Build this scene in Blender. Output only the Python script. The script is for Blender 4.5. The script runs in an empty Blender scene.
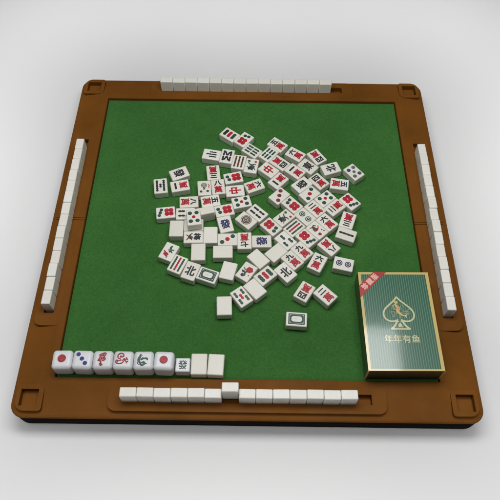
import bpy, bmesh, math, random
from mathutils import Vector, Matrix
random.seed(7)
S = 0.19                      # metres per layout unit (half the board's side)
PI = math.pi
scene = bpy.context.scene
col = scene.collection

# ------------------------------------------------------------------ materials
def mat(name, base, rough=.5, spec=.5, coat=0, coat_rough=.05):
    m = bpy.data.materials.new(name); m.use_nodes = True
    b = m.node_tree.nodes['Principled BSDF']
    b.inputs['Base Color'].default_value = (*base, 1)
    b.inputs['Roughness'].default_value = rough
    b.inputs['Specular IOR Level'].default_value = spec
    b.inputs['Coat Weight'].default_value = coat
    b.inputs['Coat Roughness'].default_value = coat_rough
    return m
def nodes(m): return m.node_tree.nodes, m.node_tree.links, m.node_tree.nodes['Principled BSDF']
def noise(m, scale, detail=4, rough=.6, coords='Object'):
    n, l, b = nodes(m)
    tc = n.new('ShaderNodeTexCoord'); t = n.new('ShaderNodeTexNoise')
    t.inputs['Scale'].default_value = scale; t.inputs['Detail'].default_value = detail
    t.inputs['Roughness'].default_value = rough
    l.new(tc.outputs[coords], t.inputs['Vector']); return t
def ramp(m, src, c0, c1, p0=.35, p1=.65):
    n, l, b = nodes(m); r = n.new('ShaderNodeValToRGB')
    r.color_ramp.elements[0].position = p0; r.color_ramp.elements[1].position = p1
    r.color_ramp.elements[0].color = (*c0, 1); r.color_ramp.elements[1].color = (*c1, 1)
    l.new(src, r.inputs[0]); return r
def mix(m, a, b_, fac, mode='MIX'):
    n, l, b = nodes(m); x = n.new('ShaderNodeMix'); x.data_type = 'RGBA'; x.blend_type = mode
    if isinstance(fac, float): x.inputs[0].default_value = fac
    else: l.new(fac, x.inputs[0])
    l.new(a, x.inputs[6]); l.new(b_, x.inputs[7]); return x
def bump(m, src, strength, dist):
    n, l, b = nodes(m); x = n.new('ShaderNodeBump')
    x.inputs['Strength'].default_value = strength; x.inputs['Distance'].default_value = dist
    l.new(src, x.inputs['Height'])
    l.new(x.outputs[0], b.inputs['Normal'])

# moulded brown plastic
M_brown = mat('brown_plastic', (.17, .065, .016), .62, .08)
n, l, b = nodes(M_brown)
r1 = ramp(M_brown, noise(M_brown, 22, 5).outputs[0], (.134, .049, .0064), (.172, .063, .0082))
r2 = ramp(M_brown, noise(M_brown, 900, 2).outputs[0], (.93, .93, .93), (1, 1, 1), .3, .7)
l.new(mix(M_brown, r1.outputs[0], r2.outputs[0], 1.0, 'MULTIPLY').outputs[2], b.inputs['Base Color'])
rr = ramp(M_brown, noise(M_brown, 40, 4).outputs[0], (.55,)*3, (.68,)*3)
l.new(rr.outputs[0], b.inputs['Roughness'])
bump(M_brown, noise(M_brown, 1400, 3).outputs[0], .25, .0002)
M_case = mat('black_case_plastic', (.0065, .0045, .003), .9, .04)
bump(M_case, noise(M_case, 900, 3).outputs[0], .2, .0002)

# green felt: fibres, faint patches and lint
M_felt = mat('green_felt', (.035, .14, .03), .95, .1)
n, l, b = nodes(M_felt)
b.inputs['Sheen Weight'].default_value = .03; b.inputs['Sheen Roughness'].default_value = .6
b.inputs['Sheen Tint'].default_value = (.5, .9, .5, 1)
f1 = ramp(M_felt, noise(M_felt, 14, 6, .65).outputs[0], (.0375, .134, .0270), (.0565, .180, .0395), .25, .75)
f2 = ramp(M_felt, noise(M_felt, 700, 4, .75).outputs[0], (.68, .72, .68), (1.20, 1.18, 1.20), .3, .7)
fx = mix(M_felt, f1.outputs[0], f2.outputs[0], 1.0, 'MULTIPLY')
v = n.new('ShaderNodeTexVoronoi'); v.feature = 'F1'; v.inputs['Scale'].default_value = 150
tc = n.new('ShaderNodeTexCoord'); l.new(tc.outputs['Object'], v.inputs['Vector'])
lr = ramp(M_felt, v.outputs['Distance'], (1, 1, 1), (0, 0, 0), .03, .09)
pick = n.new('ShaderNodeMath'); pick.operation = 'GREATER_THAN'; pick.inputs[1].default_value = .8
sep = n.new('ShaderNodeSeparateColor'); l.new(v.outputs['Color'], sep.inputs[0]); l.new(sep.outputs[0], pick.inputs[0])
mul = n.new('ShaderNodeMath'); mul.operation = 'MULTIPLY'; l.new(lr.outputs[0], mul.inputs[0]); l.new(pick.outputs[0], mul.inputs[1])
mul2 = n.new('ShaderNodeMath'); mul2.operation = 'MULTIPLY'; mul2.inputs[1].default_value = .55; l.new(mul.outputs[0], mul2.inputs[0])
lint = n.new('ShaderNodeRGB'); lint.outputs[0].default_value = (.13, .27, .11, 1)
l.new(mix(M_felt, fx.outputs[2], lint.outputs[0], mul2.outputs[0]).outputs[2], b.inputs['Base Color'])
bump(M_felt, noise(M_felt, 1000, 5, .85).outputs[0], .8, .0007)

# tile plastic
def tile_mat(name, a, c, rough=.33):
    m = mat(name, a, rough, .45)
    n, l, b = nodes(m)
    r1 = ramp(m, noise(m, 60, 5, .7).outputs[0], c, a, .25, .6)
    oi = n.new('ShaderNodeObjectInfo'); rr = ramp(m, oi.outputs['Random'], (.93, .925, .90), (1, 1, 1), 0, 1)
    l.new(mix(m, r1.outputs[0], rr.outputs[0], 1.0, 'MULTIPLY').outputs[2], b.inputs['Base Color'])
    b.inputs['Subsurface Weight'].default_value = .08
    b.inputs['Subsurface Radius'].default_value = (.002, .0018, .0012)
    bump(m, noise(m, 300, 3).outputs[0], .12, .0002)
    return m
M_tile = tile_mat('tile_plastic', (.775, .760, .69), (.72, .70, .615))
M_tile_back = tile_mat('tile_back_plastic', (.765, .740, .675), (.71, .69, .61), .45)
M_rack_tile = tile_mat('rack_tile_plastic', (.77, .755, .705), (.68, .665, .61), .45)
M_dice = tile_mat('dice_plastic', (.69, .70, .725), (.66, .665, .68), .36)
def ink(name, c, r=.45):
    m = mat(name, c, r, .35); n, l, b = nodes(m)
    k = ramp(m, noise(m, 400, 3).outputs[0], tuple(x*.8 for x in c), tuple(min(1, x*1.35+.012) for x in c))
    l.new(k.outputs[0], b.inputs['Base Color']); return m
INK = {'k': ink('black_paint', (.020, .022, .025)), 'r': ink('red_paint', (.37, .010, .022)),
       'g': ink('dark_green_paint', (.022, .065, .048)), 'b': ink('dark_blue_paint', (.022, .026, .095)),
       'm': ink('maroon_paint', (.16, .035, .04)), 'n': ink('brown_paint', (.10, .045, .03)),
       'w': M_tile, 'e': ink('leaf_green_paint', (.05, .17, .10)), 'o': ink('salmon_paint', (.55, .24, .20)), 'c': ink('crimson_paint', (.26, .015, .03)),
       'p': ink('dice_blue_paint', (.022, .022, .20)), 's': ink('dice_red_paint', (.27, .012, .018)), 'grey': ink('grey_paint', (.12, .13, .13))}

# ------------------------------------------------------------------ helpers
def add(name, me, parent=None, materials=()):
    o = bpy.data.objects.new(name, me); col.objects.link(o)
    if parent is not None: o.parent = parent
    for m in materials: me.materials.append(m)
    return o
def mesh_from(name, bm):
    me = bpy.data.meshes.new(name)
    bmesh.ops.recalc_face_normals(bm, faces=bm.faces); bm.to_mesh(me); bm.free(); return me
def describe(o, label=None, cat=None, group=None, kind=None):
    if label: o['label'] = label
    if cat: o['category'] = cat
    if group: o['group'] = group
    if kind: o['kind'] = kind
def empty(name, x, y, z, rz=0):
    o = bpy.data.objects.new(name, None); col.objects.link(o); o.empty_display_size = .005
    o.location = (x*S, y*S, z*S); o.rotation_euler = (0, 0, rz); return o
def rounded_box(w, l, h, bev, seg=3, z0=0.0, jig=0):
    bm = bmesh.new(); bmesh.ops.create_cube(bm, size=1)
    bmesh.ops.scale(bm, vec=(w*S, l*S, h*S), verts=bm.verts)
    bmesh.ops.translate(bm, vec=(0, 0, (z0+h/2)*S), verts=bm.verts)
    r = bmesh.ops.bevel(bm, geom=list(bm.edges), offset=bev*S, segments=seg, profile=.5, affect='EDGES')
    big = sorted(bm.faces, key=lambda f: -f.calc_area())[:6]
    for f in bm.faces: f.smooth = f not in big
    return bm
def poly_prism(bm, pts, z0, z1, mi=0):
    a = [bm.verts.new((x*S, y*S, z0*S)) for x, y in pts]; c = [bm.verts.new((x*S, y*S, z1*S)) for x, y in pts]
    k = len(pts)
    fs = [bm.faces.new(a[::-1]), bm.faces.new(c)] + [bm.faces.new((a[i], a[(i+1) % k], c[(i+1) % k], c[i])) for i in range(k)]
    for f in fs: f.material_index = mi
    return fs
def box_prism(bm, x0, x1, y0, y1, z0, z1, mi=0): return poly_prism(bm, [(x0, y0), (x1, y0), (x1, y1), (x0, y1)], z0, z1, mi)
def round_rect(x0, x1, y0, y1, rs, seg=6):   # rs: radii at (x1,y1),(x0,y1),(x0,y0),(x1,y0)
    pts = []
    for k, (cx, cy, sx, sy) in enumerate(((x1, y1, -1, -1), (x0, y1, 1, -1), (x0, y0, 1, 1), (x1, y0, -1, 1))):
        r = rs[k]
        for i in range(seg+1):
            t = k*PI/2 + i/seg*PI/2
            pts.append((cx+sx*r+r*math.cos(t), cy+sy*r+r*math.sin(t)))
    return pts
def evaluated(o, name, keep=False):
    dg = bpy.context.evaluated_depsgraph_get(); dg.update()
    me = bpy.data.meshes.new_from_object(o.evaluated_get(dg), depsgraph=dg); me.name = name
    return me
def cut_and_soften(bm, cutter_bm, name, bev=.0016, seg=2):
    a = bpy.data.objects.new('work', mesh_from('work', bm)); col.objects.link(a)
    c = None
    if cutter_bm is not None:
        c = bpy.data.objects.new('cut', mesh_from('cut', cutter_bm)); col.objects.link(c)
        m = a.modifiers.new('b', 'BOOLEAN'); m.operation = 'DIFFERENCE'; m.solver = 'EXACT'; m.object = c
    if bev:
        m = a.modifiers.new('v', 'BEVEL'); m.width = bev*S; m.segments = seg; m.limit_method = 'ANGLE'; m.angle_limit = math.radians(35)
        m.harden_normals = False; m.use_clamp_overlap = True
    me = evaluated(a, name)
    bpy.data.objects.remove(a)
    if c: bpy.data.objects.remove(c)
    return me

# flat painted marks: all are thin slabs (paint film) in layout units, laid on z = 0
def disc(bm, x, y, r, mi, z0=0, th=.0012, n=20, sx=1, sy=1):
    poly_prism(bm, [(x+r*sx*math.cos(2*PI*i/n), y+r*sy*math.sin(2*PI*i/n)) for i in range(n)], z0, z0+th, mi)
def capsule(bm, x, y, ang, ln, w, mi, z0=0, th=.0012, pinch=False):
    r = w/2; h = ln/2-r; c, s = math.cos(ang), math.sin(ang); pts = []
    for sg in (1, -1):
        for i in range(7):
            t = -PI/2+i/6*PI + (0 if sg > 0 else PI)
            pts.append((h*sg+r*math.cos(t), r*math.sin(t)))
        if pinch: pts.append((0.0, sg*r*.45))
    poly_prism(bm, [(x+px*c-py*s, y+px*s+py*c) for px, py in pts], z0, z0+th, mi)
_k = [0]
def lift():           # no two paint films share one plane
    _k[0] = (_k[0]+1) % 24; return _k[0]*.00006
def ribbon(bm, pts, w, mi, z0=0, th=.0012):
    z0 = z0+lift()
    # smooth polyline with slight taper at both ends
    P = [Vector(p) for p in pts]; Q = []
    for i in range(len(P)-1):
        p0, p1, p2, p3 = P[max(i-1, 0)], P[i], P[i+1], P[min(i+2, len(P)-1)]
        for k in range(5):
            t = k/5
            Q.append(.5*((2*p1)+(-p0+p2)*t+(2*p0-5*p1+4*p2-p3)*t*t+(-p0+3*p1-3*p2+p3)*t**3))
    Q.append(P[-1]); L_, R_ = [], []
    for i, q in enumerate(Q):
        d = (Q[min(i+1, len(Q)-1)]-Q[max(i-1, 0)]); d = d.normalized() if d.length > 1e-9 else Vector((1, 0))
        nrm = Vector((-d.y, d.x)); f = i/(len(Q)-1); ww = w/2*(.45+.55*math.sin(PI*min(1, max(0, f))))
        L_.append(q+nrm*ww); R_.append(q-nrm*ww)
    for i in range(len(Q)-1):
        poly_prism(bm, [tuple(R_[i]), tuple(R_[i+1]), tuple(L_[i+1]), tuple(L_[i])], z0, z0+th, mi)
def blob(bm, x, y, r, mi, seed=0, n=14, am=.28, z0=0, th=.0012, sx=1, sy=1):
    rnd = random.Random(seed); z0 = z0+lift()
    poly_prism(bm, [(x+sx*r*(1+am*(rnd.random()-.5)*2)*math.cos(2*PI*i/n), y+sy*r*(1+am*(rnd.random()-.5)*2)*math.sin(2*PI*i/n)) for i in range(n)], z0, z0+th, mi)
_tc = {}
def text_mesh(txt, width, height, bold=.0, th=.0012, name='lettering'):
    key = (txt, width, height, bold)
    if key in _tc: return _tc[key]
    cu = bpy.data.curves.new('t', 'FONT'); cu.body = txt; cu.size = 1; cu.resolution_u = 3
    cu.offset = 0; cu.fill_mode = 'BOTH'; cu.extrude = .5
    o = bpy.data.objects.new('t', cu); col.objects.link(o)
    me = evaluated(o, name); bpy.data.objects.remove(o)
    xs = [v.co.x for v in me.vertices]; ys = [v.co.y for v in me.vertices]
    cx, cy = (min(xs)+max(xs))/2, (min(ys)+max(ys))/2
    bold = abs(bold)
    fx = width/(max(xs)-min(xs)); fy = height/(max(ys)-min(ys))
    for v in me.vertices:
        v.co = Vector(((v.co.x-cx)*fx*S, (v.co.y-cy)*fy*S, (v.co.z+.5)*th*S))
    if bold > 0:
        bm = bmesh.new(); r = bold*.055
        for q, (ox, oy) in enumerate(((0, 0), (1, 0), (-1, 0), (0, 1), (0, -1), (.7, .7), (-.7, -.7), (.7, -.7), (-.7, .7))):
            t = me.copy(); t.transform(Matrix.Translation((ox*r*S, oy*r*S, q*.00006*S))); bm.from_mesh(t); bpy.data.meshes.remove(t)
        bm.to_mesh(me); bm.free()
    _tc[key] = me; return me
def merge_text(bm, txt, x, y, w, h, mi, bold=.02, rot=0, z0=0, th=.0012):
    me = text_mesh(txt, w, h, bold, th)
    t = bmesh.new(); t.from_mesh(me)
    bmesh.ops.rotate(t, verts=t.verts, cent=(0, 0, 0), matrix=Matrix.Rotation(rot, 3, 'Z'))
    bmesh.ops.translate(t, verts=t.verts, vec=(x*S, y*S, z0*S))
    for f in t.faces: f.material_index = mi
    tmp = bpy.data.meshes.new('tmp'); t.to_mesh(tmp); t.free()
    bm.from_mesh(tmp); bpy.data.meshes.remove(tmp)
PAPER = .64; AMB = .08
# ------------------------------------------------------------------ the paper backdrop under everything
BOT = -.135
M_paper = mat('white_paper', (.80, .80, .80), .9, .1)
n, l, b = nodes(M_paper)
l.new(ramp(M_paper, noise(M_paper, 3, 3).outputs[0], (PAPER*.99, PAPER*.99, PAPER*.99), (PAPER, PAPER, PAPER)).outputs[0], b.inputs['Base Color'])
bm = bmesh.new(); bmesh.ops.create_grid(bm, x_segments=4, y_segments=4, size=9*S)
g = add('backdrop_paper', mesh_from('backdrop_paper', bm), None, [M_paper]); g.location.z = BOT*S
describe(g, 'plain pale grey paper under the board', kind='structure')

# ------------------------------------------------------------------ the playing board
board = empty('game_board', 0, 0, BOT)
describe(board, 'square brown plastic mahjong board with green felt centre and tile racks on four sides', 'game board')
def bchild(name, me, mats):
    for v in me.vertices:          # the far side of the case is a touch deeper than the near side
        t = min(1, max(0, (v.co.y/S-.62)/.2)); v.co.y += .0195*S*t*t*(3-2*t)
    o = add(name, me, board, mats); o.location = (0, 0, -BOT*S); return o
# frame: rings lofted from the felt edge to the outer edge (outer band slopes down)
rings = [(.832, -.060, .004), (.832, -.003, .004), (.8345, .0, .006), (.862, .0, .012), (.975, -.017, .045),
         (.992, -.0195, .055), (1.000, -.022, .06), (1.004, -.0265, .062), (1.004, -.0310, .062), (.985, -.0325, .05), (.985, -.060, .05)]
bm = bmesh.new(); vr = []
for hs, z, r in rings:
    vr.append([bm.verts.new((x*S, y*S, z*S)) for x, y in round_rect(-hs, hs, -hs, hs, (r,)*4, 8)])
k = len(vr[0])
for i in range(len(vr)):
    a, c = vr[i], vr[(i+1) % len(vr)]
    for j in range(k): bm.faces.new((a[j], a[(j+1) % k], c[(j+1) % k], c[j]))
bmesh.ops.recalc_face_normals(bm, faces=bm.faces)
GX, GY0, GY1 = .529, .8942, .9388
def rot4(x0, x1, y0, y1, q):
    pts = [(x0, y0), (x1, y0), (x1, y1), (x0, y1)]
    for _ in range(q): pts = [(-y, x) for x, y in pts]
    xs = [p[0] for p in pts]; ys = [p[1] for p in pts]; return min(xs), max(xs), min(ys), max(ys)
cb = bmesh.new()
for q in range(4):
    box_prism(cb, *rot4(-GX-.007, GX+.007, -GY1-.007, -GY0+.007, q), -.0555, .05)
for sx in (-1, 1):
    for sy in (-1, 1):
        box_prism(cb, *(sorted((sx*.885, sx*.966))), *(sorted((sy*.885, sy*.963))), -.0550, .05)
    for yy in (.0030, -.0095):
        for u0, u1 in ((.80, GY0-.008), (GY1+.008, 1.1)):
            a, c = sorted((sx*u0, sx*u1)); box_prism(cb, a, c, yy-.0013, yy+.0013, -.018, .05)
frame = bchild('frame', cut_and_soften(bm, cb, 'frame', .0012, 2), [M_brown])
# one tile rack let into each side
for q in range(4):
    bm = bmesh.new(); y0, y1 = -.977, -.862; R6 = (.006, .006, .036, .036); g_ = .0013
    if q % 2 == 0: parts = [round_rect(-.592, .592, y0, y1, R6, 8)]
    else:            # the side racks fold with the board: two halves and a narrow hinge strip
        sgn = -1 if q == 3 else 1
        a_, c_ = sorted((sgn*.0030, -sgn*.0095))
        parts = [round_rect(-.592, a_-g_, y0, y1, (.0004, .006, .036, .0004), 8), round_rect(a_+g_, c_-g_, y0, y1, (.0004,)*4, 2),
                 round_rect(c_+g_, .592, y0, y1, (.006, .0004, .0004, .036), 8)]
    for pts in parts:
        for _ in range(q): pts = [(-y, x) for x, y in pts]
        poly_prism(bm, pts, -.053, .0007)
    cb = bmesh.new(); box_prism(cb, *rot4(-GX, GX, -GY1, -GY0, q), -.030, .05)
    bchild('tile_rack', cut_and_soften(bm, cb, 'tile_rack', .0012, 2), [M_brown])
# square counter tray in each corner
for sx in (-1, 1):
    for sy in (-1, 1):
        pts = round_rect(.866, .982, .866, .982, (.045, .014, .030, .014), 8)
        pts = [(sx*x, sy*y) for x, y in pts]
        if sx*sy < 0: pts = pts[::-1]
        bm = bmesh.new(); poly_prism(bm, pts, -.0535, .0014)
        cb = bmesh.new(); box_prism(cb, *sorted((sx*.888, sx*.963)), *sorted((sy*.888, sy*.960)), -.029, .05)
        bchild('corner_tray', cut_and_soften(bm, cb, 'corner_tray', .0025, 3), [M_brown])
# lower case
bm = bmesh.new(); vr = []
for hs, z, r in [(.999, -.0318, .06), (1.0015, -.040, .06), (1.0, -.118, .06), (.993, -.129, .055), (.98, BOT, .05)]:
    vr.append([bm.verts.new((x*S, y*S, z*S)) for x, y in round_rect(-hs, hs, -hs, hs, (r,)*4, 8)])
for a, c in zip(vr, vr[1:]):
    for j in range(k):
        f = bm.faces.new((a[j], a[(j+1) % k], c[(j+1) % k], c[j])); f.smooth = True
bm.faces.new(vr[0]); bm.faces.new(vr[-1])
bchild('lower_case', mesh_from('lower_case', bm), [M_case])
# felt: gently uneven cloth, creased along the fold
N = 150; bm = bmesh.new(); F = -.012
rnd = random.Random(3); wv = [(rnd.uniform(3, 16), rnd.uniform(3, 16), rnd.uniform(0, 6), rnd.uniform(.00008, .00022)) for _ in range(9)]
gv = []
for j in range(N+1):
    row = []
    for i in range(N+1):
        x = -.8285+1.657*i/N; y = -.8285+1.657*j/N
        z = F + sum(a*math.sin(p*x+q*y*(-1 if s_ > 3 else 1)+s_) for p, q, s_, a in wv)
        z += .0030*math.exp(-((y+.006)/.010)**2) * (.6+.4*math.sin(9*x))
        e = min(.8285-abs(x), .8285-abs(y)); z -= .005*math.exp(-e/.006)
        row.append(bm.verts.new((x*S, y*S, z*S)))
    gv.append(row)
for j in range(N):
    for i in range(N):
        f = bm.faces.new((gv[j][i], gv[j][i+1], gv[j+1][i+1], gv[j+1][i])); f.smooth = True
bchild('felt', mesh_from('felt', bm), [M_felt])
# ------------------------------------------------------------------ mahjong tiles
W, L, T = .070, .096, .0445
FZ = -.0115
body_me = mesh_from('tile_body', rounded_box(W, L, T, .0052, 3)); body_me.materials.append(M_tile)
back_me = mesh_from('tile_back_up', rounded_box(W, L, T, .0052, 3)); back_me.materials.append(M_tile_back)
def marks(fn, mats, name='face_marking'):
    bm = bmesh.new(); fn(bm); me = mesh_from(name, bm)
    for m in mats: me.materials.append(m)
    return me
def ring_dot(bm, x, y, r, c, w):
    disc(bm, x, y, r, c, 0); disc(bm, x, y, r*.70, w, .0012, .0004); disc(bm, x, y, r*.52, c, .0016, .0004); disc(bm, x, y, r*.16, w, .0020, .0003, 10)
K2I = {}
def face(kind):
    """list of (part name, mesh) for a tile face; meshes are shared by equal tiles"""
    if kind in K2I: return K2I[kind]
    p = kind.split(':'); k = p[0]; out = []
    if k in ('wan', 'wanb'):
        num = 'b' if k == 'wanb' else 'k'
        hh = {'一': .007, '二': .020}.get(p[1], .029)
        me = text_mesh(p[1], .036, hh, .028).copy(); me.materials.clear(); me.materials.append(INK[num]); me.name = 'numeral'
        me.transform(Matrix.Translation((0, .0225*S, 0))); out.append(('numeral', me))
        me = text_mesh('萬', .039, .040, .022).copy(); me.materials.clear(); me.materials.append(INK['r']); me.name = 'character'
        me.transform(Matrix.Translation((0, -.0185*S, 0))); out.append(('character', me))
    elif k == 'ch':
        w_, h_ = (.038, .060) if p[1] == '中' else (.045, .050)
        me = text_mesh(p[1], w_, h_, .03).copy(); me.materials.clear(); me.materials.append(INK[p[2]]); me.name = 'character'
        out.append(('character', me))
    elif k in ('d1', 'd2', 'd3', 'd5', 'd6', 'd7'):
        pal = [INK['g'], M_tile, INK['r'], INK['b'], INK['m'], INK['n'], INK['grey']]
        ix = {'g': 0, 'w': 1, 'r': 2, 'b': 3, 'm': 4}
        def fn(bm):
            if k == 'd1':
                for r, c in ((.0275, 5), (.0245, 1), (.0225, 5), (.0185, 0), (.0150, 1), (.0135, 5), (.008, 1), (.006, 4)):
                    disc(bm, 0, 0, r, c, .0004*(.0275-r)*900*.1, .0012, 32)
            if k == 'd2':
                for y in (.021, -.021): ring_dot(bm, 0, y, .0155, ix[p[1]], 1)
            if k == 'd3':
                cs = p[1].split(',')
                for (x, y), c in zip(((-.0165, .026), (0, 0), (.0165, -.026)), cs): ring_dot(bm, x, y, .0110, ix[c], ix[c])
            if k == 'd5':
                c = ix[p[1]]
                for x in (-.0165, .0165):
                    for y in (-.024, .024): ring_dot(bm, x, y, .0106, 6 if (c == 3 and x*y > 0) else c, 6 if c == 3 else c)
                ring_dot(bm, 0, 0, .0088, 6 if c == 3 else 2, 6 if c == 3 else 2)
            if k == 'd6':
                for x in (-.010, .010): ring_dot(bm, x, .0265+x*.3, .0098, 0, 0)
                for x in (-.0105, .0105):
                    for y in (-.0045, -.0255): disc(bm, x, y, .0125, 2, (x > 0)*.0002+(y < -.01)*.0004)
                disc(bm, 0, -.015, .0030, 1, .0012, .0004)
            if k == 'd7':
                for x in (-1, 0, 1): ring_dot(bm, x*.0165, .0262-x*.006, .0088, 0, 0)
                for x in (-.0105, .0105):
                    for y in (-.0065, -.0275): disc(bm, x, y, .0122, 2, (x > 0)*.0002+(y < -.01)*.0004)
                disc(bm, 0, -.017, .0030, 1, .0012, .0004)
        out.append(('face_marking', marks(fn, pal)))
    elif k in ('rows3', 'six', 'lines3', 'eight', 'nine', 'two', 'three', 'four', 'five', 'seven'):
        pal = [INK['g'], INK['r'], INK['k'], INK['n'], M_tile]; ix = {'g': 0, 'r': 1, 'k': 2, 'm': 3}
        def stick(bm, x, y, ln=.026, w=.0075, c=0, a=PI/2, z=0):
            h = ln/2
            for s_ in (-1, 1): capsule(bm, x+math.cos(a)*s_*h*.49, y+math.sin(a)*s_*h*.49, a, h*1.10, w, c, z if s_ > 0 else z+.0002)
            
        def fn(bm):
            if k == 'rows3':
                for j, c in enumerate(p[1].split(',')):
                    for i in (-1, 0, 1): capsule(bm, i*.0125, .0255-j*.0255, 0, .0195, .0190, ix[c], (i+1)*.0002)
            if k == 'six':
                for y in (.019, -.019):
                    for x in (-.018, 0, .018): stick(bm, x, y, .032, .0105, 0)
            if k == 'nine':
                for x, c in ((-.0185, 3 if p[1] == 'm' else 0), (0, 1 if p[1] == 'g' else 3), (.0185, 3 if p[1] == 'm' else 0)):
                    for y in (.0245, 0, -.0245): stick(bm, x, y, .0265, .0098, c)
            if k == 'eight':
                for sy in (1, -1):
                    for x in (-.0185, .0185): stick(bm, x, sy*.0185, .033, .0098, 2)
                    stick(bm, -.0065, sy*.0165, .029, .0095, 2, PI/2+sy*.42, .0004); stick(bm, .0065, sy*.0165, .029, .0095, 2, PI/2-sy*.42, .0008)
            if k == 'two':
                for y in (.0185, -.0185): stick(bm, 0, y, .037, .0110, 2)
            if k == 'lines3':
                for x, ln, y in ((-.0155, .038, -.008), (0, .056, 0), (.0155, .036, -.006)): 
                    stick(bm, x, y+ln/4, ln/2, .0085, 2); stick(bm, x, y-ln/4, ln/2, .0085, 2)
            if k == 'three':
                stick(bm, 0, .021, .030, .0135, 0); stick(bm, -.0165, -.017, .030, .0135, 0); stick(bm, .0165, -.017, .030, .0135, 0)
            if k == 'four':
                for x in (-.0135, .0135):
                    for y in (.019, -.019): stick(bm, x, y, .033, .0115, 2)
            if k == 'five':
                for x in (-.0180, .0180):
                    for y in (.020, -.020): stick(bm, x, y, .030, .0130, 0)
                stick(bm, 0, 0, .029, .0130, 1)
            if k == 'seven':
                for x in (-.0175, .0175):
                    for y in (.0245, 0, -.0245): stick(bm, x, y, .0240, .0130, 2)
                stick(bm, 0, 0, .026, .0125, 2)
        out.append(('face_marking', marks(fn, pal)))
    elif k == 'board':
        pal = [INK['g'], M_tile, INK['k']]
        def fn(bm):
            poly_prism(bm, round_rect(-.0262, .0262, -.0375, .0375, (.003,)*4, 4), 0, .0012, 0)
            poly_prism(bm, round_rect(-.0215, .0215, -.0330, .0330, (.008,)*4, 4), .0012, .0015, 1)
            poly_prism(bm, round_rect(-.0208, .0208, -.0323, .0323, (.009,)*4, 4), .0015, .0018, 0)
            poly_prism(bm, round_rect(-.0135, .0135, -.0235, .0235, (.010,)*4, 5), .0018, .0021, 1)
            for sx in (-1, 1):
                for sy in (-1, 1): disc(bm, sx*.0185, sy*.0295, .0022, 1, .0018, .0004, 8)
            for j in range(5):
                disc(bm, 0, -.012+.006*j, .0011, 0, .0021, .0003, 8)
        out.append(('face_marking', marks(fn, pal)))
    elif k == 'bird':
        pal = [INK['g'], INK['r'], INK['k'], INK['n'], M_tile]
        def fn(bm):
            for r, c in ((.0150, 0), (.0120, 4), (.0100, 0), (.0065, 4), (.0040, 3)):
                disc(bm, -.001, .016, r, c, (.015-r)*.08, .0012, 20)
            ribbon(bm, [(-.006, .002), (-.002, -.006), (.004, -.012)], .004, 0)
            ribbon(bm, [(.004, .002), (.000, -.006), (-.008, -.012)], .004, 2)
            for x, y in ((-.018, -.024), (.016, -.023)): disc(bm, x, y, .0068, 0)
            ribbon(bm, [(.020, .022), (.026, .012), (.022, .004), (.025, -.004)], .004, 1)
        out.append(('face_marking', marks(fn, pal)))
    elif k == 'flower':
        v_ = p[1]
        pal = [INK['g'], INK['r'], INK['k'], INK['n'], INK['e'], INK['b']]
        def fn(bm):
            if v_ == 'g':
                blob(bm, -.017, .028, .0070, 0, 2); blob(bm, .019, .027, .0065, 1 , 3)
                ribbon(bm, [(-.020, .020), (-.010, .008), (.002, .004), (.014, .010), (.024, .008)], .007, 0)
                blob(bm, .002, -.012, .0150, 0, 5, 18, .4); blob(bm, -.006, -.020, .009, 2, 6, 12, .4)
                ribbon(bm, [(-.024, -.008), (-.012, -.014), (0, -.008), (.016, -.016), (.024, -.028)], .006, 0)
                ribbon(bm, [(-.012, -.030), (0, -.024), (.012, -.032)], .006, 2)
                for q in range(3): disc(bm, .0-.004+q*.006, -.012+q*.004, .0022, 1 if q == 2 else 5, .0012, .0004, 8)
            if v_ == 'k':
                merge_text(bm, '梅', -.001, .019, .036, .032, 2, .03)
                blob(bm, .004, -.012, .0110, 3, 7, 16, .5)
                ribbon(bm, [(-.020, -.004), (-.010, -.016), (.004, -.022), (.020, -.034)], .007, 3)
                ribbon(bm, [(.020, -.006), (.006, -.014), (-.012, -.034)], .006, 2)
            if v_ == 'r':
                blob(bm, -.006, .014, .0130, 3, 8, 18, .5); ribbon(bm, [(-.022, .030), (-.008, .026), (.004, .030), (.012, .020)], .006, 3)
                ribbon(bm, [(-.018, .002), (-.004, -.002), (.010, .004), (.022, .016)], .006, 1)
                blob(bm, -.008, -.026, .0085, 1, 9, 12, .3); disc(bm, .018, -.014, .0038, 3); ribbon(bm, [(.018, -.022), (.024, -.030)], .004, 3)
                disc(bm, -.006, .014, .004, 1, .0012, .0004, 8)
            if v_ == 'gr':
                ribbon(bm, [(.004, .034), (.000, .020), (.008, .008), (.002, -.004)], .011, 0)
                ribbon(bm, [(.022, .016), (.008, .010), (-.008, .006)], .007, 4); ribbon(bm, [(.020, -.002), (.008, .004)], .006, 0)
                blob(bm, -.006, -.020, .0110, 1, 11, 16, .35); disc(bm, -.006, -.020, .0030, 3, .0012, .0004, 8)
                ribbon(bm, [(-.024, -.004), (-.014, -.010), (-.018, -.022)], .007, 1); ribbon(bm, [(.008, -.030), (.000, -.036)], .006, 2)
            if v_ == 'red':
                for q in range(6):
                    t = q*PI/3; blob(bm, .008+.0095*math.cos(t), .014+.0095*math.sin(t), .0078, 1, 20+q, 12, .25)
                disc(bm, .008, .014, .0035, 3, .0012, .0005, 10)
                ribbon(bm, [(.004, .004), (-.002, -.010), (.002, -.022), (-.004, -.032)], .009, 0)
                blob(bm, -.012, -.006, .009, 0, 30, 12, .3, sx=1.2, sy=.6); blob(bm, -.008, -.026, .010, 5, 31, 12, .3, sx=.7)
                ribbon(bm, [(-.024, .014), (-.014, .008), (-.006, .004)], .006, 4); disc(bm, .020, -.014, .003, 3)
        out.append(('face_marking', marks(fn, pal)))
    K2I[kind] = out; return out

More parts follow.
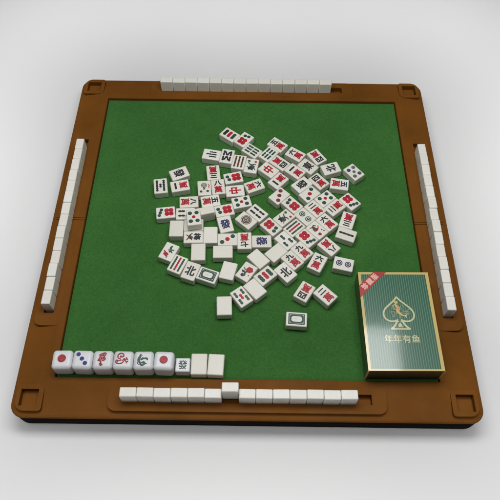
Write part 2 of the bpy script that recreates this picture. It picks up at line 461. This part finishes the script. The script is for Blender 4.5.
HEAP = [
(-0.1174, 0.5492, 52.7, 'rows3:k,r,g', 0, 'tile with black, red and green bars at the very top of the heap'),
(-0.0379, 0.5155, -37.6, 'd6', 0, 'tile with red dots under one dark pair, just right of the topmost tile'),
(0.0061, 0.4354, 51.7, 'six', 0, 'six of bamboo tile slanting down right, beside the big-character blossom tile'),
(0.0964, 0.4137, -39.3, 'six', 0, 'six of bamboo tile slanting up right, tucked below a red and black character tile'),
(0.1453, 0.4819, 51.2, 'wan:五', 0, 'five of characters tile lying above the second six of bamboo, upper edge of heap'),
(0.2398, 0.4155, 55.0, 'wan:六', 0, 'six of characters tile slanting down right on the upper right edge of the heap'),
(0.3540, 0.3991, -145.8, 'wan:四', 0, 'upside-down four of characters tile at the upper right corner of the heap'),
(0.3035, 0.3328, 49.1, 'ch:東:k', 0, 'east wind tile with one bold black character, below the upper right character tiles'),
(0.2353, 0.2980, 49.5, 'wan:一', 0, 'one of characters tile slanting down right, touching the east wind tile on its left'),
(0.1558, 0.3539, -129.9, 'wan:四', 0, 'four of characters tile turned half round, directly above the red centre dragon'),
(0.0959, 0.3046, 49.3, 'ch:中:r', 0, 'red centre dragon tile slanting down right in the upper middle of the heap'),
(0.1459, 0.2341, -222.3, 'wan:一', 0, 'one of characters tile slanting up right, just below the red centre dragon'),
(0.0209, 0.1983, -66.1, 'wan:六', 0, "six of characters tile lying sideways alone on the felt inside the heap's upper gap"),
(0.1497, 0.1346, -44.2, 'd3:m,m,m', 0, 'three of dots tile all in dark red, at the right side of the central gap'),
(0.2144, 0.0797, 43.9, 'd6', 0, 'six of dots tile with red blossom-like clump, right below the dark red three of dots'),
(0.2777, 0.0063, 43.3, 'd2:g', 0, 'two of dots tile with green rings, in the tight rows right of centre'),
(0.3293, 0.0553, 42.6, 'wan:二', 0, 'two of characters tile in the tight rows, right of the green two of dots'),
(0.2676, 0.2093, -49.0, 'ch:發:k', 0, 'tile with one black rounded character, joined to the red-centred three of dots'),
(0.3058, 0.1483, -48.3, 'd3:g,r,g', 0, 'three of dots tile with red middle dot, slanting up right near the right side'),
(0.3845, 0.1210, -49.3, 'd5:g', 0, 'five of dots tile with red middle, above a two of characters on the right'),
(0.4311, 0.0676, -228.8, 'wan:二', 0, 'two of characters tile slanting up right, just below a five of dots'),
(0.5098, 0.1046, -139.3, 'd7', 0, 'seven of dots tile at the right edge of the heap, red dots above green'),
(0.4897, -0.0114, -199.3, 'wan:三', 0, 'upside-down three of characters tile standing upright on the right edge, above a single bar'),
(0.4754, -0.0963, 69.1, 'two', 0, 'two of bamboo tile with a single thin dark bar, right edge of the heap'),
(0.4256, 0.3200, -250.7, 'ch:北:k', 0, 'wind tile with one small black character, above the blue and red character tile'),
(0.5452, 0.2985, 39.1, 'd5:b', 0, "five of dots tile with blue and grey dots, rightmost of the heap's upper part"),
(0.4639, 0.2165, -99.0, 'wanb:五', 0, 'five of characters tile with a blue numeral, lying sideways on the right'),
(0.3575, 0.2331, 40.6, 'wan:四', 0, 'four of characters tile right side up, left of the blue-numeral tile'),
(-0.2101, 0.4053, 79.6, 'lines3', 0, 'tile with three short dark lines lying sideways at the upper left of the heap'),
(-0.1270, 0.3953, -10.4, 'eight', 0, 'eight of bamboo tile with a dense black lattice, near the upper left'),
(-0.0625, 0.3561, -10.5, 'nine:m', 0, 'nine of bamboo tile with brown lines, right of the black lattice tile'),
(0.0048, 0.3319, -10.5, 'flower:g', 0, 'flower tile in black-green with two small red spots, right of the brown-lined tile'),
(-0.1955, 0.2819, -172.6, 'wan:三', 0, 'upside-down three of characters tile standing upright at the left, above the bird tile'),
(-0.2372, 0.1786, 6.0, 'bird', 0, 'bird tile with two dark dots at its foot, left side of the heap'),
(-0.1658, 0.1883, 7.9, 'wan:八', 0, 'eight of characters tile right side up, next to the bird tile'),
(-0.0890, 0.2493, -256.1, 'd6', 0, 'six of dots tile lying sideways below the nine of bamboo with brown lines'),
(-0.0780, 0.1637, -262.7, 'ch:中:r', 0, 'red centre dragon tile lying sideways, under a sideways six of dots'),
(-0.2018, 0.0964, -78.9, 'wan:五', 0, 'five of characters tile lying sideways below the bird tile'),
(-0.3105, 0.0881, -85.5, 'wan:八', 0, 'eight of characters tile lying sideways at the left, above a five of dots'),
(-0.4240, 0.0201, -262.0, 'd7', 0, 'seven of dots tile lying sideways at the far left edge of the heap'),
(-0.3243, 0.0157, -266.8, 'four', 0, 'four of bamboo tile half hidden under the raised five of dots'),
(-0.2753, -0.0379, 9.4, 'd5:g', 1, 'five of dots tile resting on top of two other tiles at the left'),
(-0.2778, -0.0532, -87.8, 'blank', 0, 'plain tile mostly hidden beneath the raised five of dots'),
(-0.3617, -0.0745, 0.8, 'blank', 0, 'blank white tile at the left, below the sideways seven of dots'),
(-0.2753, -0.1238, -88.0, 'flower:k', 0, 'flower tile with dark brown markings lying sideways between two blank tiles'),
(-0.1922, -0.1101, 1.9, 'blank', 0, 'blank white tile right of the dark brown flower tile'),
(-0.2243, 0.0179, -75.2, 'stand', 0, 'white tile standing on its long edge between two coloured dot tiles'),
(-0.1298, 0.0392, -255.9, 'd6', 0, 'six of dots tile lying sideways above the dark blue character tile'),
(-0.1210, -0.0451, 14.8, 'ch:發:b', 0, 'dark blue single-character dragon tile tilted left, above a diagonal three of dots'),
(-0.1078, -0.1349, -268.3, 'd3:g,r,g', 0, 'three of dots tile lying level with a diagonal row, below the blue dragon'),
(-0.0240, -0.1407, -178.4, 'wan:七', 0, 'upside-down seven of characters tile in the middle, right of a level three of dots'),
(0.0596, -0.1437, -268.4, 'ch:發:b', 0, 'dark blue single-character dragon tile lying sideways at the centre of the heap'),
(-0.0178, -0.0202, 47.3, 'd1', 0, 'one of dots tile with a large brown ringed disc near the centre'),
(0.0370, 0.0266, 46.3, 'four', 0, 'four of bamboo tile joined to the upper right of the large ringed disc'),
(-0.0435, 0.0920, -255.1, 'd5:g', 0, 'five of dots tile lying sideways just above the large ringed disc'),
(0.1066, -0.0562, -136.1, 'd6', 0, 'six of dots tile left of the flower tile, right of the centre'),
(0.1713, -0.0028, -46.3, 'flower:g', 0, 'dark green flower tile above the red and green bars, centre right'),
(0.2214, -0.0618, -46.2, 'nine:g', 0, 'nine of bamboo tile with green, red and green lines, centre right'),
(0.1768, -0.1360, 43.8, 'three', 0, 'three of bamboo tile with three short separate bars, below the lined nine of bamboo'),
(0.1290, -0.2069, -46.4, 'blank', 0, 'blank white tile below the three of bamboo'),
(0.0437, -0.2430, 43.1, 'blank', 0, 'blank white tile between the colourful flower tile and another blank'),
(0.2807, -0.1208, -136.4, 'd7', 0, 'seven of dots tile with green diagonal dots, above two nine of characters'),
(0.3336, -0.0738, 43.4, 'flower:r', 0, 'brown-red flower tile between a seven of dots and a six of characters'),
(0.3851, -0.0253, 43.1, 'wan:六', 0, 'six of characters tile at the right end of the row holding the red flower'),
(0.2070, -0.2483, 43.2, 'wan:九', 0, 'nine of characters tile, the left one of the joined pair'),
(0.2548, -0.1959, 43.5, 'wan:九', 0, 'nine of characters tile, the right one of the joined pair'),
(0.1729, -0.3159, 42.5, 'ch:北:k', 0, 'north wind tile at the lower right, touching the left nine of characters'),
(0.3865, -0.1671, -135.1, 'wan:八', 0, 'eight of characters tile with red on the upper left, right of the heap'),
(0.3264, -0.2582, -27.6, 'wan:六', 0, 'six of characters tile tilted right at the lower right edge of heap'),
(0.4503, -0.2666, 76.4, 'd2:b', 0, 'two of dots tile with blue rings lying alone at the right'),
(-0.3879, -0.2099, -23.3, 'flower:gr', 0, 'flower tile in green and red at the lower left end of the heap'),
(-0.3410, -0.2794, -23.2, 'nine:g', 0, 'nine of bamboo tile with dark lines at the lower left'),
(-0.2760, -0.3151, -19.2, 'ch:北:k', 0, 'north wind tile at the lower left, left of the framed white dragon'),
(-0.1944, -0.3372, 70.4, 'board', 0, 'framed white dragon tile at the lower left, beside the north wind'),
(-0.0981, -0.3115, -13.6, 'blank', 0, 'blank white tile between the framed dragon and the red blossom tile'),
(-0.2468, -0.2085, 1.8, 'blank', 0, 'blank upright white tile above the framed dragon tile'),
(-0.1283, -0.2061, -268.4, 'blank', 0, 'blank white tile lying sideways below the level three of dots'),
(-0.0120, -0.3157, -33.5, 'flower:red', 0, 'flower tile with bright red blossom and green stem'),
(0.0774, -0.3352, -48.1, 'rows3:g,r,g', 0, 'tile with thick green, red and green capsules, lower middle'),
(0.0287, -0.4065, 41.4, 'blank', 0, 'blank white tile beside the five of bamboo at the lower middle'),
(-0.0331, -0.4479, 36.8, 'five', 0, 'five of bamboo tile with a red middle bar, lower middle'),
(-0.1116, -0.4955, 2.8, 'blank', 0, 'blank white tile lying apart at the bottom of the heap'),
(0.2586, -0.4175, -211.6, 'wan:四', 0, 'upside-down four of characters tile lying apart below the heap, left of the two'),
(0.3550, -0.4328, 45.5, 'wan:二', 0, 'two of characters tile lying apart below the heap'),
(0.2175, -0.5594, 86.3, 'board', 0, 'framed white dragon tile lying alone at the very bottom right'),
(-0.4644, 0.1887, 8.3, 'seven', 0, 'seven of bamboo tile at the far upper left, standing apart'),
(-0.3739, 0.2743, -65.6, 'ch:發:k', 0, 'black single-character tile at the left, leaning against a one of characters'),
(-0.3642, 0.1916, -256.9, 'wan:一', 0, 'one of characters tile lying sideways right of the seven of bamboo'),
]
rt = random.Random(11)
for x, y, ang, kind, lvl, label in HEAP:
    z = FZ + T*lvl + (.0012 if lvl else 0)
    if kind == 'stand':
        me = body_me.copy(); me.name = 'tile_on_edge'
        me.transform(Matrix.Rotation(PI/2, 4, 'Y')); lo = min(v.co.z for v in me.vertices)
        me.transform(Matrix.Translation((-sum(v.co.x for v in me.vertices)/len(me.vertices), 0, -lo)))
        o = add('mahjong_tile', me); o.location = (x*S, y*S, z*S); o.rotation_euler = (0, 0, math.radians(ang))
        describe(o, label, 'mahjong tile', 'loose mahjong tiles heaped on the felt'); continue
    if kind == 'blank':
        o = add('mahjong_tile', back_me); o.location = (x*S, y*S, z*S)
        o.rotation_euler = (0, 0, math.radians(ang))
    else:
        o = empty('mahjong_tile', x, y, z, math.radians(ang))
        add('body', body_me, o)
        for nm, me in face(kind):
            c = add(nm, me, o); c.location = (0, 0, (T-.0003)*S)
    if not lvl and kind != 'stand' and rt.random() < .55:      # soft felt: many tiles sit a hair off level
        o.rotation_euler = (math.radians(rt.uniform(-.9, .9)), math.radians(rt.uniform(-.9, .9)), math.radians(ang))
    if lvl: o.rotation_euler = (math.radians(-1.0), 0, math.radians(ang))
    describe(o, label, 'mahjong tile', 'loose mahjong tiles heaped on the felt')

# two blank tiles lying at the end of the dice row
for x, y, a, label in ((-.2105, -.7775, .4, 'blank white tile between the small green-character die and the last blank of the dice row'),
                       (-.1375, -.7790, -2.2, 'blank white tile at the right end of the row of dice')):
    o = add('mahjong_tile', back_me); o.location = (x*S, y*S, FZ*S); o.rotation_euler = (0, 0, math.radians(a))
    describe(o, label, 'mahjong tile', 'blank tiles at the end of the dice row')

# tiles standing in the four racks
rack_me = rounded_box(W, T-.003, L, .0042, 2); rack_me = mesh_from('standing_tile', rack_me); rack_me.materials.append(M_rack_tile)
ORD = ['first', 'second', 'third', 'fourth', 'fifth', 'sixth', 'seventh', 'eighth', 'ninth', 'tenth', 'eleventh', 'twelfth', 'thirteenth', 'fourteenth']
P_ = .0709
for side in ('near', 'far', 'left', 'right'):
    for i in range(14):
        j = rt.uniform(-.0011, .0011); a = rt.uniform(-.016, .016); z = -.0300 + (rt.random() < .3)*rt.uniform(.001, .004)
        if side in ('near', 'far'):
            x = (-.4965 if side == 'near' else -.4930) + P_*i*(1 if side == 'near' else .998)
            y = (-.9165 if side == 'near' else .936)+j; r = a
            if side == 'near' and i == 6: y, z, r = -.9005, .0013, .01
        else:
            y = .4410 - P_*i if side == 'left' else .4350-P_*i
            x = (-.9165 if side == 'left' else .9165)+j; r = PI/2+a
        o = add('mahjong_tile', rack_me); o.location = (x*S, y*S, z*S); o.rotation_euler = (0, 0, r)
        nm = {'near': 'front', 'far': 'back', 'left': 'left', 'right': 'right'}[side]
        if side in ('near', 'far'):
            if side == 'near' and i == 6: label = 'white tile raised above its row in the front rack, seventh from the left'
            else: label = 'white tile standing in the %s rack, %s from the left end' % (nm, ORD[i])
        else: label = 'white tile standing in the %s rack, %s from the far end' % (nm, ORD[i])
        describe(o, label, 'mahjong tile', 'white tiles standing in the %s rack' % nm)

# ------------------------------------------------------------------ dice
D = .0855
die_me = mesh_from('die_body', rounded_box(D, D, D, .0165, 7)); die_me.materials.append(M_dice)
small_me = mesh_from('small_die_body', rounded_box(.063, .063, .052, .0055, 3)); small_me.materials.append(M_dice)
def fig(strokes, c, w, fills=()):
    def fn(bm):
        for x, y, r, sd, cc in fills: blob(bm, x*D, y*D, r*D, cc, sd, 12, .25)
        for q_, s_ in enumerate(strokes): ribbon(bm, [((x-.5)*D*.92, (.5-y)*D*.92) for x, y in s_], w, 0, q_*.00012+(.0004 if fills else 0))
    return fn
fowl = [[(.30, .27), (.42, .22), (.52, .19), (.64, .17), (.66, .25), (.62, .33)], [(.32, .27), (.36, .36), (.34, .48), (.28, .58), (.27, .62)],
        [(.62, .33), (.60, .42), (.65, .50), (.58, .58), (.48, .62)], [(.36, .33), (.48, .30), (.60, .33)], [(.28, .60), (.36, .60), (.42, .66), (.42, .76), (.38, .84)],
        [(.38, .84), (.46, .85), (.54, .80)], [(.42, .40), (.46, .48), (.42, .56)], [(.54, .38), (.55, .46), (.52, .54)], [(.36, .80), (.44, .76), (.50, .78)], [(.50, .19), (.56, .25), (.52, .30)]]
snake = [[(.52, .38), (.54, .26), (.46, .19), (.34, .18), (.23, .25), (.22, .38), (.28, .46), (.38, .50), (.42, .56)],
         [(.38, .30), (.34, .34), (.38, .39), (.43, .35), (.40, .30)], [(.54, .26), (.50, .34), (.46, .40)], [(.42, .56), (.30, .60), (.18, .56), (.14, .64), (.18, .72), (.34, .76), (.50, .70), (.58, .58), (.54, .48)],
         [(.46, .62), (.52, .54), (.58, .48), (.66, .60), (.74, .74)], [(.62, .54), (.70, .46), (.66, .38)], [(.70, .46), (.78, .54)], [(.64, .62), (.74, .64), (.80, .60)], [(.24, .60), (.22, .66)]]
dragon = [[(.44, .28), (.34, .22), (.30, .32), (.24, .42), (.22, .54), (.24, .64), (.20, .70), (.26, .78)], [(.34, .24), (.36, .34), (.30, .44), (.30, .56), (.36, .62)],
          [(.34, .50), (.42, .46), (.50, .38)], [(.38, .54), (.50, .46), (.62, .43), (.72, .44), (.74, .54)], [(.36, .60), (.30, .66), (.40, .70), (.52, .64), (.58, .68), (.52, .76), (.40, .82)],
          [(.26, .78), (.36, .76), (.42, .84), (.54, .80), (.64, .72), (.70, .74)], [(.44, .66), (.54, .68)], [(.66, .46), (.72, .50)]]
def make_die(x, fn, mats, part, label, rz):
    o = empty('die', x, -.7790, FZ, rz); add('body', die_me, o)
    c = add(part, marks(fn, mats, part), o); c.location = (0, .002*S, (D-.0003)*S)
    describe(o, label, 'die', 'rounded white dice in a row on the felt'); return o
X0, DX = -.7925, .0868
def one(bm): disc(bm, 0, 0, .0178, 0, n=28); disc(bm, -.002, -.002, .0095, 1, .0012, .0003, 16)
def three_blue(bm):
    for x, y in ((-.0185, .0190), (-.001, .0), (.0150, -.0190)): disc(bm, x, y, .0094, 0, n=20); disc(bm, x, y, .0035, 1, .0012, .0003, 12)
make_die(X0, one, [INK['s'], INK['r']], 'pip', 'white die with one large red dot at the left end of the dice row', .02)
make_die(X0+DX, three_blue, [INK['p'], INK['b']], 'pip', 'white die with three blue dots in a diagonal, second in the row', -.02)
make_die(X0+2*DX, fig(fowl, 'r', .0058, [(-.02, .13, .14, 4, 1), (-.02, .0, .11, 5, 1)]), [INK['c'], INK['o']], 'figure', 'white die with a small red bird-like figure, third in the row', .015)
make_die(X0+3*DX, fig(snake, 'r', .0058), [INK['c']], 'figure', 'white die with a dark red curling outline, fourth in the row', -.01)
make_die(X0+4*DX, fig(dragon, 'g', .0058), [INK['g']], 'figure', 'white die with a dark green curling outline, fifth in the row', .02)
make_die(X0+5*DX, one, [INK['s'], INK['r']], 'pip', 'white die with one large red dot beside the small green-character die', -.03)
o = empty('small_die', -.2795, -.7855, FZ, 0); add('body', small_me, o)
me = text_mesh('發', .036, .038, .01).copy(); me.materials.clear(); me.materials.append(INK['g'])
c = add('character', me, o); c.location = (0, 0, (.052-.0003)*S)
describe(o, 'small square white die with a green character between a red-dot die and a blank tile', 'die')

# ------------------------------------------------------------------ boxed deck of playing cards
BW, BL, BH = .3245, .4775, .095
M_box = mat('green_striped_card', (.05, .16, .12), .35, .5, 1.0, .10)
n, l, b = nodes(M_box)
tc = n.new('ShaderNodeTexCoord'); sp = n.new('ShaderNodeSeparateXYZ'); l.new(tc.outputs['Object'], sp.inputs[0])
m1 = n.new('ShaderNodeMath'); m1.operation = 'MULTIPLY'; m1.inputs[1].default_value = 2*PI*31/(BW*S); l.new(sp.outputs[0], m1.inputs[0])
m2 = n.new('ShaderNodeMath'); m2.operation = 'SINE'; l.new(m1.outputs[0], m2.inputs[0])
st = ramp(M_box, m2.outputs[0], (.014, .098, .052), (.082, .215, .130), 0.0, .9)
l.new(st.outputs[0], b.inputs['Base Color'])
M_wrapb = noise(M_box, 25, 3)
bp = n.new('ShaderNodeBump'); bp.inputs['Strength'].default_value = .12; bp.inputs['Distance'].default_value = .0008
l.new(M_wrapb.outputs[0], bp.inputs['Height']); l.new(bp.outputs[0], b.inputs['Coat Normal'])
def glossy(name, c, r=.35): return mat(name, c, r, .5, 1.0, .07)
M_gold = glossy('pale_gold_print', (.58, .45, .15)); M_goldw = glossy('pale_gold_lettering', (.58, .58, .33))
M_banner = glossy('red_print', (.40, .022, .02)); M_pink = glossy('pink_lettering', (.78, .44, .36))
M_side = mat('shaded_card_side', (.035, .035, .018), .4, .4, .5, .1)  # shade on the box sides is put into this dark colour
M_faint = glossy('faint_blue_lettering', (.07, .13, .16)); M_orange = glossy('orange_print', (.62, .25, .12))
card = empty('card_box', .6645, -.5835, .0014, math.radians(.6))
describe(card, 'glossy green striped box of playing cards with gold spade and red corner', 'card box')
bm = rounded_box(BW, BL, BH, .0028, 2)
for f in bm.faces:
    if abs(f.normal.z) < .6: f.material_index = 1
add('box', mesh_from('box', bm), card, [M_box, M_side])
def printed(name, fn, mats, z=0):
    bm = bmesh.new(); fn(bm); o = add(name, mesh_from(name, bm), card, mats); o.location = (0, 0, (BH+z)*S); return o
def border(bm):
    x, y = BW/2-.0012, BL/2-.0012; t = .0125; TH = .0005
    box_prism(bm, -x, x, y-t*.95, y, 0, TH); box_prism(bm, -x, x, -y, -y+t*.62, 0, TH)
    box_prism(bm, -x, -x+t, -y+t*.62, y-t*.95, 0, TH); box_prism(bm, x-t*1.15, x, -y+t*.62, y-t*.95, 0, TH)
printed('gold_border', border, [M_gold])
def side_edges(bm):   # gold folds running down the box edges
    for sx in (-1, 1):
        a, c = sorted((sx*(BW/2-.006), sx*(BW/2+.0006)))
        box_prism(bm, a, c, -BL/2-.0006, -BL/2+.002, -BH+.002, -.004)
printed('gold_edge', side_edges, [M_gold])
def banner(bm):
    pts = [(-.0305, BL/2-.0010), (-.0905, BL/2-.0010), (-BW/2+.0010, .1680), (-BW/2+.0010, .1060)]
    poly_prism(bm, pts, .0006, .0011)
bn = printed('corner_banner', banner, [M_banner])
bml = bmesh.new(); d_ = Vector((.1320, .1320)).normalized()
for i, ch in enumerate('珍藏版'):
    t = (-.1115+(i-1)*.0245, .1880+(i-1)*.0245)
    merge_text(bml, ch, t[0], t[1], .027, .029, 0, .03, math.radians(45), .0011, .0005)
bo = add('banner_lettering', mesh_from('banner_lettering', bml), bn, [M_pink])
def spade(bm):
    half = [(0, .1105), (.012, .094), (.032, .075), (.056, .052), (.0665, .030), (.064, .008), (.050, -.006), (.034, -.010), (.018, -.008), (.006, -.002)]
    R_ = half; Lh = [(-x, y) for x, y in half]
    for q_, side in enumerate((R_, Lh)): ribbon2(bm, side, .0072, 0, .0004+q_*.00015)
    for sx in (-1, 1):
        ribbon2(bm, [(sx*.012, -.008), (sx*.018, -.022), (sx*.028, -.036), (sx*.041, -.047)], .0085, 0, .0007+sx*.0001)
        ribbon2(bm, [(sx*.004, -.012), (sx*.014, -.012)], .006, 0, .0010)
    ribbon2(bm, [(-.043, -.047), (0, -.047), (.043, -.047)], .0070, 0, .0012)
    disc(bm, 0, -.030, .0085, 0, 0, .0005); ribbon2(bm, [(-.008, -.040), (0, -.018), (.008, -.040)], .0035, 0, .0015)
def ribbon2(bm, pts, w, mi=0, th=.0005):
    P = [Vector(p) for p in pts]; Q = []
    for i in range(len(P)-1):
        p0, p1, p2, p3 = P[max(i-1, 0)], P[i], P[i+1], P[min(i+2, len(P)-1)]
        for k_ in range(5):
            t = k_/5; Q.append(.5*((2*p1)+(-p0+p2)*t+(2*p0-5*p1+4*p2-p3)*t*t+(-p0+3*p1-3*p2+p3)*t**3))
    Q.append(P[-1]); A = []; B_ = []
    for i, q in enumerate(Q):
        d = (Q[min(i+1, len(Q)-1)]-Q[max(i-1, 0)]).normalized(); nn = Vector((-d.y, d.x))
        A.append(q+nn*w/2); B_.append(q-nn*w/2)
    poly = [tuple(a) for a in A]+[tuple(b_) for b_ in B_[::-1]]
    va = [bm.verts.new((x*S, y*S, th*S)) for x, y in [tuple(a) for a in A]]; vb = [bm.verts.new((x*S, y*S, th*S)) for x, y in [tuple(a) for a in B_]]
    wa = [bm.verts.new((v.co.x, v.co.y, 0)) for v in va]; wb = [bm.verts.new((v.co.x, v.co.y, 0)) for v in vb]
    for i in range(len(Q)-1):
        for qd in ((vb[i], vb[i+1], va[i+1], va[i]), (va[i], va[i+1], wa[i+1], wa[i]), (wb[i], wb[i+1], vb[i+1], vb[i])):
            f = bm.faces.new(qd); f.material_index = mi
sp_o = printed('spade_emblem', spade, [M_goldw], .0002)
def emblem(bm):
    blob(bm, -.006, .082, .0080, 0, 1, 12, .2, th=.0005); ribbon(bm, [(-.012, .074), (-.004, .062), (.002, .052), (-.003, .040), (.004, .028), (.016, .018)], .0150, 0, 0, .0005)
    ribbon(bm, [(.000, .064), (.004, .054), (.001, .044)], .009, 1, .0005, .0003)
    ribbon(bm, [(-.010, .070), (-.022, .066), (-.018, .058)], .004, 0, 0, .0005)
    ribbon(bm, [(.012, .020), (.026, .016), (.036, .022)], .0055, 2, 0, .0005); ribbon(bm, [(.026, .016), (.034, .006)], .0050, 2, 0, .0005)
    rn = random.Random(5)
    for q in range(26):
        t = rn.uniform(0, 2*PI); r = rn.uniform(.018, .040); x, y = r*math.cos(t)*1.15, .035+r*math.sin(t)*.75
        a = rn.uniform(0, 6); ribbon(bm, [(x, y), (x+.006*math.cos(a), y+.006*math.sin(a)), (x+.013*math.cos(a+1.1), y+.013*math.sin(a+1.1))], .0040, 3, 0, .0004)
em = printed('emblem_figure', emblem, [M_gold, M_orange, M_goldw, glossy('dull_green_gold_print', (.24, .30, .15))], .0002)
bml = bmesh.new(); merge_text(bml, '年年有鱼', 0, 0, .152, .036, 0, .010, 0, 0, .0005)
me = mesh_from('lettering', bml); o = add('lettering', me, card, [M_goldw]); o.location = (0, -.0925*S, BH*S)
bml = bmesh.new(); merge_text(bml, 'PLAYING CARDS', 0, 0, .100, .0085, 0, 0, 0, 0, .0005)
o = add('small_lettering', mesh_from('small_lettering', bml), card, [M_faint]); o.location = (.072*S, -.196*S, BH*S)

# ------------------------------------------------------------------ light, world, camera
def area(name, x, y, z, sx, sy, power, tx=0, ty=0, spread=180, color=(1, 1, 1)):
    d = bpy.data.lights.new(name, 'AREA'); d.shape = 'RECTANGLE'; d.size = sx*S; d.size_y = sy*S
    d.energy = power; d.color = color; d.spread = math.radians(spread)
    o = bpy.data.objects.new(name, d); col.objects.link(o); o.location = (x*S, y*S, z*S)
    v = Vector((tx*S-o.location.x, ty*S-o.location.y, -o.location.z))
    o.rotation_euler = v.to_track_quat('-Z', 'Y').to_euler(); return o
# a wide soft box hangs over the middle of the board; added fill lights around it brighten the paper outside the board
area('softbox', 0, .06, 2.75, 2.7, 1.05, 2.62, 0, .05)
area('added_fill_strip', -1.75, -.12, 3.4, .55, 2.8, .280, -1.75, -.12, 34)
area('added_fill_strip', 1.75, -.12, 3.4, .55, 2.8, .280, 1.75, -.12, 34)
area('added_fill_strip', 0, 1.95, 3.4, 3.4, .7, .295, 0, 1.95, 34)
area('added_fill_strip', 0, -1.72, 3.4, 2.6, .35, .29, 0, -1.72, 34)
area('added_fill_corner', -1.9, 1.9, 3.4, .8, .8, .070, -2.0, 1.9, 40)
area('added_fill_corner', 1.9, 1.9, 3.4, .8, .8, .070, 2.0, 1.9, 40)

w = bpy.data.worlds.new('World'); scene.world = w; w.use_nodes = True
w.node_tree.nodes['Background'].inputs[0].default_value = (1, 1, 1, 1)
w.node_tree.nodes['Background'].inputs[1].default_value = AMB

cam = bpy.data.cameras.new('camera'); co = bpy.data.objects.new('camera', cam); col.objects.link(co)
co.location = (.00467*S, -1.71559*S, 2.48081*S); co.rotation_euler = (.555565, -.0065345, .0115827)
cam.sensor_width = 36; cam.lens = 36*596.3/500; cam.clip_start = .01; cam.clip_end = 50
scene.camera = co
scene.view_settings.view_transform = 'Standard'; scene.view_settings.look = 'None'
scene.cycles.caustics_reflective = False; scene.cycles.caustics_refractive = False
scene.view_settings.exposure = 0; scene.view_settings.gamma = 1
